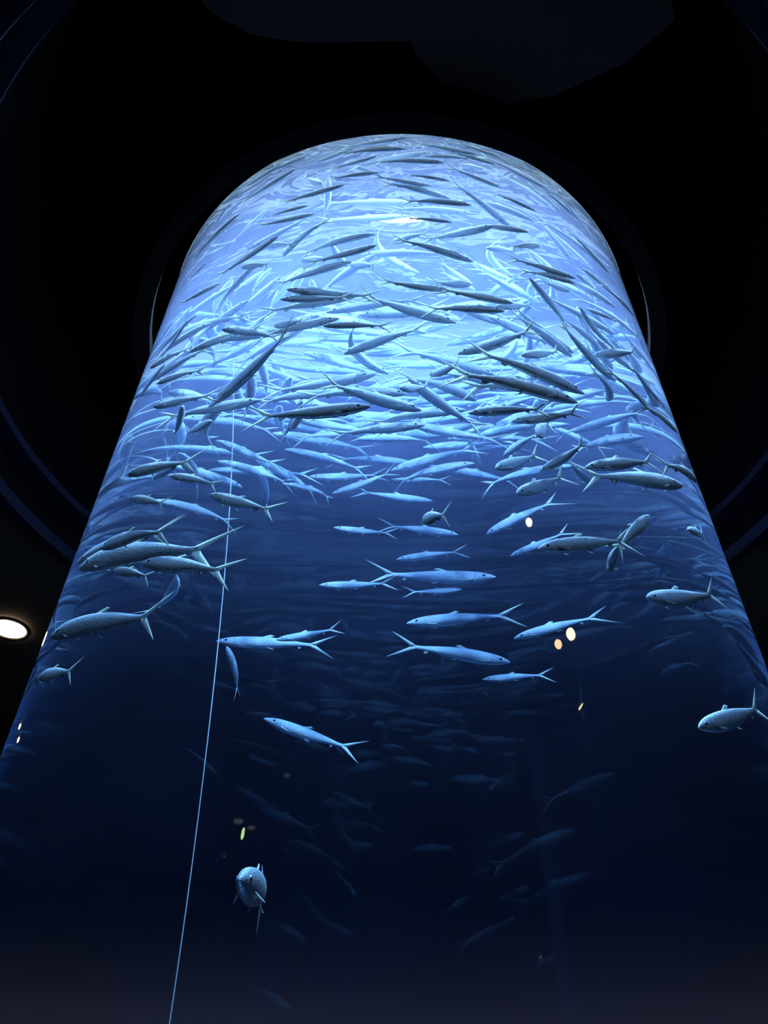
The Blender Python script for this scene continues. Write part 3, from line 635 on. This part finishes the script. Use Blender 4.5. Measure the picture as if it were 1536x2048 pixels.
BENDS = [-1.3, -.65, -.22, .22, .65, 1.3]
KIT = []
for B in BENDS:
    fr = bend_frame(B); kit = {}
    def mk(name, geo, mats, smooth=True, idx=None):
        return mesh_from(name, deform(geo[0], fr), geo[1], mats, smooth, idx)
    kit['body'] = mk('milkfish_body', body_mesh(), [SKIN])
    ps = [('tail_fin', mk('tail_fin', tail_geo(), [FIN])), ('dorsal_fin', mk('dorsal_fin', dorsal_geo(), [FIN])),
          ('anal_fin', mk('anal_fin', anal_geo(), [FIN]))]
    for sd in (1, -1):
        ps.append(('pectoral_fin', mk('pectoral_fin', paired_geo(.205, -.045, .040, .115, .034, sd, .35, .35), [FIN])))
        ps.append(('pelvic_fin', mk('pelvic_fin', paired_geo(.52, -.086, .018, .075, .034, sd, .45, .3), [FIN])))
        e = eye_geo(sd)
        ps.append(('eye', mk('eye', e[:2], [EYE_W, EYE_B], True, e[2])))
    kit['parts'] = ps
    KIT.append(kit)

def fish_matrix(h, t):
    h, t = Vector(h), Vector(t)
    x = (t - h); L = x.length; x.normalize()
    up = Vector((0, 0, 1))
    if abs(x.z) > .93: up = Vector((0, 1, .2))
    y = up.cross(x).normalized(); z = x.cross(y).normalized()
    M = Matrix((x, y, z)).transposed().to_4x4()
    M.translation = (h + t) / 2
    return M @ Matrix.Diagonal((L, L, L, 1))

GROUPS = ['milkfish silhouetted against the bright surface', 'milkfish of the dense middle school', 'milkfish in the open blue water below the school']
for hx, hy, hz, tx, ty, tz, b, g, label in FISH:
    k = min(range(len(BENDS)), key=lambda i: abs(BENDS[i] - b * 1.45))
    kit = KIT[k]
    o = obj('milkfish', kit['body'])
    o.matrix_world = fish_matrix((hx, hy, hz), (tx, ty, tz))
    tag(o, label, 'fish', GROUPS[g])
    for nm, me in kit['parts']:
        obj(nm, me, o)
for kit in KIT:   # one round of smoothing baked into the shared body meshes
    me = kit['body']; bm = bmesh.new(); bm.from_mesh(me)
    bmesh.ops.subdivide_edges(bm, edges=bm.edges[:], cuts=1, smooth=.6, use_grid_fill=True)
    bm.to_mesh(me); bm.free()
    for p in me.polygons: p.use_smooth = True

# fish beyond the individual ones: the far, hazy body of the school
def school():
    V, F, I = [], [], []
    bodies = []
    for B in (-.65, -.22, .22, .65):
        fr = bend_frame(B)
        a = body_mesh(10); t = tail_geo(); d = dorsal_geo()
        bodies.append((deform(a[0], fr), a[1], deform(t[0], fr), t[1], deform(d[0], fr), d[1]))
    mids = [(Vector(q[0:3]) + Vector(q[3:6])) / 2 for q in FISH]
    n = 0
    while n < SCHOOL_N:
        a = random.uniform(0, 2 * PI); r = 2.15 * math.sqrt(random.uniform(.05, 1)); z = 8.25 - abs(random.gauss(0, 1.0))
        if z < 6.6 + .5 * (1 - math.sin(a)) or math.sin(a) < -.2: continue
        x, y = r * math.cos(a), r * math.sin(a)
        yaw = a + PI / 2 + random.gauss(0, .3) + (PI if random.random() < .25 else 0)
        pit = random.gauss(0, .1); L = random.uniform(.42, .56)
        d = Vector((math.cos(yaw) * math.cos(pit), math.sin(yaw) * math.cos(pit), math.sin(pit)))
        c = Vector((x, y, z)); h = c + d * L / 2; t = c - d * L / 2
        if max(h.xy.length, t.xy.length) > R - .13 or max(h.z, t.z) > TOP - .1: continue
        if any((c - m_).length < .2 for m_ in mids): continue
        M = fish_matrix(h, t); bv = random.choice(bodies)
        for k, mi in ((0, 0), (2, 1), (4, 1)):
            o = len(V); V += [tuple(M @ Vector(p)) for p in bv[k]]
            for q in bv[k + 1]: F.append(tuple(o + i for i in q)); I.append(mi)
        n += 1
    o = obj('milkfish_school', mesh_from('milkfish_school', V, F, [SKIN, FIN], True, I))
    tag(o, 'remaining milkfish packed behind the others just under the bright water surface', 'fish school', None, 'stuff')
SCHOOL_N = 160
school()

# ------------------------------------------------------------ the tank
def shell():
    v, f = lathe([(R, .8), (R, TOP + .02)], 512)
    o = obj('aquarium_cylinder', mesh_from('aquarium_cylinder', v, f, [glass_material()]))
    tag(o, 'huge clear cylindrical aquarium wall rising from the dark hall into the ceiling', 'aquarium')
    # base ring carries the tank and lamps cap it
    v, f = lathe([(0, 0), (R + .25, 0), (R + .25, .7), (R + .12, .8), (0, .8)], 128)
    b = obj('tank_base', mesh_from('tank_base', v, f, [METAL], False), o)
    return o
tank = shell()
v, f = lathe([(R - .01, .82), (R - .01, TOP - .02)], 256)
nb = 256
f.append(tuple(2 * i for i in range(nb))[::-1]); f.append(tuple(2 * i + 1 for i in range(nb)))
w = obj('water', mesh_from('water', v, f, [volume_material()], False))
tag(w, 'clear blue hazy water filling the cylindrical aquarium', 'water', None, 'stuff')
v = [((R - .004) * math.cos(2 * PI * i / 256), (R - .004) * math.sin(2 * PI * i / 256), TOP) for i in range(256)]
ws = obj('water_surface', mesh_from('water_surface', v, [tuple(range(256))], [water_surface_material()], False))
tag(ws, 'rippled bright water surface seen from below at the top of the tank', 'water', None, 'stuff')

# measuring cord hanging in the water
def cord():
    v, f = [], []
    for i, z in enumerate([1.3 + .4 * k for k in range(18)]):
        for k in range(6):
            a = 2 * PI * k / 6
            v.append((.0026 * math.cos(a) + .003 * math.sin(z * 1.3), .0026 * math.sin(a), z))
    for i in range(17):
        for k in range(6):
            k2 = (k + 1) % 6; f.append((i * 6 + k, i * 6 + k2, i * 6 + 6 + k2, i * 6 + 6 + k))
    return v, f
v, f = cord()
co = obj('hanging_cord', mesh_from('hanging_cord', v, f, [plain('pale_nylon', (.6, .65, .7), .5)]), None, (-.95, .35, 0))
tag(co, 'thin pale cord hanging straight down through the water, left of centre', 'cord')
v, f = lathe([(0, -.05), (.018, -.045), (.022, 0), (.012, .05), (0, .055)], 16)
obj('sinker', mesh_from('sinker', v, f, [METAL]), co, (0, 0, 1.28))

# ------------------------------------------------------------ the hall around it (setting)
def struct(name, me): return tag(obj(name, me), None, None, None, 'structure')
v, f = lathe([(R + .02, TOP), (R + .12, TOP + .05), (R + .12, 10.6), (0, 10.6)], 128)
struct('trim_1', mesh_from('hood_inside', v, f, [HOOD]))
v, f = lathe([(R + .004, TOP + .0), (R + .004, TOP + .06), (R + .22, TOP + .06), (R + .22, TOP)], 192, True)
struct('trim_2', mesh_from('upper_collar', v, f, [BLACK], False))
v, f = lathe([(R + .18, TOP + .06), (R + .18, 10.75), (0, 10.75)], 128)
struct('trim_6', mesh_from('hood_casing', v, f, [BLACK]))
v, f = lathe([(2.54, 8.0), (2.70, 8.0), (2.70, 8.12), (2.54, 8.12)], 192, True)
struct('trim_3', mesh_from('collar_ring', v, f, [NAVY], False))
v, f = lathe([(4.15, 7.8), (4.36, 7.8), (4.36, 7.9), (4.15, 7.9)], 192, True)
struct('trim_4', mesh_from('upper_ledge', v, f, [LEDGE], False))
v, f = lathe([(4.3, 7.27), (4.42, 7.27), (4.42, 7.42), (4.3, 7.42)], 192, True)
struct('trim_5', mesh_from('opening_lip', v, f, [LEDGE], False))
# lower ceiling with the round opening, shaft and upper ceiling as one ceiling
X0, X1, Y0, Y1 = -14., 14., -9., 15.
def ceiling():
    v, f = [], []
    n = 96
    for i in range(n):
        a = 2 * PI * i / n; c, s = math.cos(a), math.sin(a)
        k = min((X1 if c > 0 else X0) / c if abs(c) > 1e-6 else 1e9, (Y1 if s > 0 else Y0) / s if abs(s) > 1e-6 else 1e9)
        v += [(c * k, s * k, 7.32), (4.40 * c, 4.40 * s, 7.32), (4.40 * c, 4.40 * s, 12), (0, 0, 12)]
    for i in range(n):
        j = (i + 1) % n
        for k in range(3):
            f.append((i * 4 + k, i * 4 + k + 1, j * 4 + k + 1, j * 4 + k))
    return v, f
v, f = ceiling()
struct('ceiling', mesh_from('ceiling', v, f, [DARK, CHAR], False, [1 if k % 3 == 0 else 0 for k in range(len(f))]))
def quad(name, p, m, kind='structure'):
    return struct(name, mesh_from(name, p, [(0, 1, 2, 3)], [m], False))
quad('floor', [(X0, Y0, 0), (X1, Y0, 0), (X1, Y1, 0), (X0, Y1, 0)], FLOOR)
quad('wall_back', [(X0, Y1, 0), (X1, Y1, 0), (X1, Y1, 7.32), (X0, Y1, 7.32)], WALL)
quad('wall_front', [(X1, Y0, 0), (X0, Y0, 0), (X0, Y0, 7.32), (X1, Y0, 7.32)], WALL)
quad('wall_left', [(X0, Y0, 0), (X0, Y1, 0), (X0, Y1, 7.32), (X0, Y0, 7.32)], WALL)
quad('wall_right', [(X1, Y1, 0), (X1, Y0, 0), (X1, Y0, 7.32), (X1, Y1, 7.32)], WALL)

# suspended panels overhead, near the top of the frame
def slab(name, pts, z, th, m):
    n = len(pts); v = [(x, y, z) for x, y in pts] + [(x, y, z + th) for x, y in pts]
    f = [tuple(range(n))[::-1], tuple(range(n, 2 * n))] + [(i, (i + 1) % n, (i + 1) % n + n, i + n) for i in range(n)]
    return obj(name, mesh_from(name, v, f, [m], False))
pa = slab('ceiling_panel', [(-1.55, -3.5), (-1.5, -3.37), (-1.41, -3.28), (-1.16, -3.15), (-0.93, -3.11), (-0.7, -3.09), (0.08, -3.1), (0.39, -3.15), (0.73, -3.23), (0.99, -3.31), (1.16, -3.37), (1.47, -3.56), (1.34, -4.1), (-1.3, -4.1)], 8.35, .08, PANEL)
tag(pa, 'dark suspended panel with a faint straight lit edge above the aquarium at the top', 'ceiling panel')
pb = slab('ceiling_panel', [(0.05, -3.25), (0.08, -3.01), (0.14, -2.91), (0.21, -2.84), (0.38, -2.65), (0.56, -2.54), (0.87, -2.53), (1.3, -2.6), (1.88, -2.86), (2.19, -3.17), (1.92, -3.75), (0.0, -4.0)], 8.65, .08, PANEL)
tag(pb, 'dark rounded suspended panel overlapping above and right of the straight-edged one', 'ceiling panel')
for p_ in (pa, pb):
    for x, y in ((.3, -3.6), (.9, -3.6)):
        r_ = obj('hanger_rod', mesh_from('hanger_rod', *lathe([(.008, .08), (.008, 12 - (8.35 if p_ is pa else 8.65))], 8), [METAL]), p_, (x, y, 8.35 if p_ is pa else 8.65))


# ------------------------------------------------------------ lamps
def downlight(x, y, r, col, s, label, z=7.32, sx=1., strength=None):
    prof = [(r, -.02), (r * 1.25, -.03), (r * 1.3, .0), (r, .0)]
    v, f = lathe(prof, 40, True)
    o = obj('ceiling_downlight', mesh_from('downlight_trim', v, f, [METAL]), None, (x, y, z - .012))
    o.scale = (sx, 1, 1)
    n = 40
    v = [(r * 1.01 * math.cos(2 * PI * i / n), r * 1.01 * math.sin(2 * PI * i / n), 0) for i in range(n)] + [(0, 0, -.02)]
    f = [((i + 1) % n, i, n) for i in range(n)]
    obj('lens', mesh_from('lens', v, f, [emit('lamp_glow', col, s)]), o)
    return tag(o, label, 'ceiling light', 'warm downlights in the dark ceiling')
WARM = (1, .72, .38)
downlight(-5.10, 3.40, .21, WARM, 60, 'warm glowing round downlight beside the tank at the left picture edge')
downlight(-8.35, 4.15, .13, WARM, 40, 'warm downlight reflected as upper of two sparks low on the left glass edge')
downlight(-9.10, 4.00, .13, (1, .6, .35), 40, 'warm downlight reflected as lower of two sparks low on the left glass edge')
downlight(5.28, -6.20, .17, WARM, 70, 'warm downlight behind the viewer, reflected as the larger orange spot on the glass')
downlight(5.07, -6.72, .14, (1, .55, .28), 45, 'warm downlight behind the viewer, reflected as the smaller orange spot on the glass')
downlight(3.10, -5.10, .09, (1, .9, .65), 60, 'small cream downlight reflected on the glass right of centre')
downlight(6.70, -7.60, .17, WARM, 60, 'narrow warm slot light reflected as a thin streak on the glass', sx=.25)
# small green-yellow indicator on the wall behind the viewer
v, f = lathe([(0, 0), (.13, 0), (.13, .06), (.1, .09), (0, .09)], 24)
gl = obj('wall_indicator', mesh_from('wall_indicator', v, f, [METAL]), None, (-5.5, Y0 + .0, 5.53)); gl.rotation_euler = (-PI / 2, 0, 0)
tag(gl, 'small round yellow-green wall lamp reflected low on the glass right of the cord', 'wall light')
v, f = lathe([(0, .105), (.06, .1), (.09, .088)], 24)
obj('lens', mesh_from('lens', v, f, [emit('green_glow', (.65, 1, .35), 30)]), gl)

# dim blue light panel standing against the wall behind the viewer
def box(x0, x1, y0, y1, z0, z1):
    v = [(x, y, z) for z in (z0, z1) for y in (y0, y1) for x in (x0, x1)]
    return v, [(0, 2, 3, 1), (4, 5, 7, 6), (0, 1, 5, 4), (2, 6, 7, 3), (0, 4, 6, 2), (1, 3, 7, 5)]
lp = obj('light_panel', mesh_from('light_panel', *box(-.36, .36, 0, .10, 0, 6.9), [METAL], False), None, (4.95, Y0 + .005, .01))
tag(lp, 'tall dim blue light panel behind the viewer, reflected as a faint vertical streak on glass', 'wall light')
obj('diffuser', mesh_from('diffuser', *box(-.3, .3, .1, .115, .3, 6.8), [emit('panel_glow', (.12, .25, 1), .2)], False), lp)

# lamps under the hood, over the water: they light the tank
def pool_lamp(x, y, power, label):
    v, f = lathe([(.165, .0), (.165, .14), (.18, .14), (.18, -.01), (.165, -.01), (.165, .0), (.165, .14), (.165, .24), (.05, .34), (0, .34)][2:7] + [(.165, .24), (.05, .34), (0, .34)], 24)
    o = obj('tank_lamp', mesh_from('tank_lamp', v, f, [METAL]), None, (x, y, 10.1))
    obj('bracket', mesh_from('bracket', *lathe([(.015, .3), (.015, .5)], 10), [METAL]), o)
    tag(o, label, 'lamp', 'lamps over the water')
    n = 24
    v = [(.164 * math.cos(2 * PI * i / n), .164 * math.sin(2 * PI * i / n), .15) for i in range(n)]
    obj('lens', mesh_from('lens', v, [tuple(range(n))[::-1]], [emit('tank_lamp_glow', (.6, .82, 1), 12)]), o)
    l = bpy.data.lights.new('tank_spot', 'SPOT'); l.energy = power; l.color = LIGHT_COL
    l.spot_size = math.radians(125); l.spot_blend = .6; l.shadow_soft_size = .05
    lo = bpy.data.objects.new('tank_spot', l); C.objects.link(lo); lo.parent = o; lo.location = (0, 0, .085)
LIGHT_COL = (.52, .78, .96)
POW = 17000
for i, (x, y, nm) in enumerate([(0, 1.3, 'back'), (-1.5, .2, 'left side'), (1.5, .2, 'right side'), (-.9, -1.3, 'front left'), (.9, -1.3, 'front right')]):
    pool_lamp(x, y, POW * (2.2 if nm == 'back' else .88), 'lamp hung under the hood over the %s of the water' % nm)

# unseen area lights added to brighten the far and near walls of the hall
def wash(name, loc, rot, size, power, col, spread=180):
    l = bpy.data.lights.new(name, 'AREA'); l.energy = power; l.color = col; l.shape = 'RECTANGLE'; l.size = size[0]; l.size_y = size[1]; l.spread = math.radians(spread)
    o = bpy.data.objects.new(name, l); C.objects.link(o); o.location = loc; o.rotation_euler = rot; return o
wash('added_back_wall_fill', (0, Y1 - 3.5, .3), (math.radians(128), 0, 0), (20, .3), 90, (1, .8, .75), 50)
wash('added_front_wall_fill', (0, Y0 + 1.2, .3), (math.radians(-160), 0, 0), (20, .3), 5, (.35, .5, 1))
# unseen lights added below frame to brighten the ledges of the round opening
for x, y in ((-3.6, -1.2), (3.6, -1.2)):
    v, f = lathe([(.09, 0), (.11, 0), (.11, .14), (.09, .14)], 24, True)
    o = obj('added_fill_light', mesh_from('fill_light_can', v, f, [METAL]), None, (x, y, 0))
    tag(o, 'added unseen fill light standing at the %s foot of the aquarium' % ('left' if x < 0 else 'right'), 'fill light')
    v = [(.09 * math.cos(2 * PI * i / 24), .09 * math.sin(2 * PI * i / 24), .1) for i in range(24)]
    obj('lens', mesh_from('lens', v, [tuple(range(24))], [emit('fill_light_glow', (.4, .5, 1), 12)]), o)

# ------------------------------------------------------------ camera, world, view
cam = bpy.data.cameras.new('camera'); co_ = bpy.data.objects.new('camera', cam); C.objects.link(co_)
co_.location = (0, -5.0, CAMZ); co_.rotation_euler = (math.radians(90 + 42.8), 0, 0)
cam.sensor_fit = 'VERTICAL'; cam.sensor_height = 32; cam.lens = 32 * 1538 / 2048
cam.shift_x = -32 / 2048
cam.clip_end = 200
sc = bpy.context.scene; sc.camera = co_
wd = bpy.data.worlds.new('world'); sc.world = wd; wd.use_nodes = True
bg = wd.node_tree.nodes['Background']; bg.inputs[0].default_value = (.3, .4, 1, 1); bg.inputs[1].default_value = .0
sc.view_settings.view_transform = 'Standard'; sc.view_settings.look = 'None'
sc.view_settings.exposure = 0; sc.view_settings.gamma = 1; sc.view_settings.use_curve_mapping = False
cy = sc.cycles
cy.use_denoising = True
cy.max_bounces = 12; cy.diffuse_bounces = 2; cy.glossy_bounces = 5; cy.transmission_bounces = 8; cy.volume_bounces = 2; cy.transparent_max_bounces = 16
cy.caustics_reflective = False; cy.caustics_refractive = False
cy.sample_clamp_indirect = 2
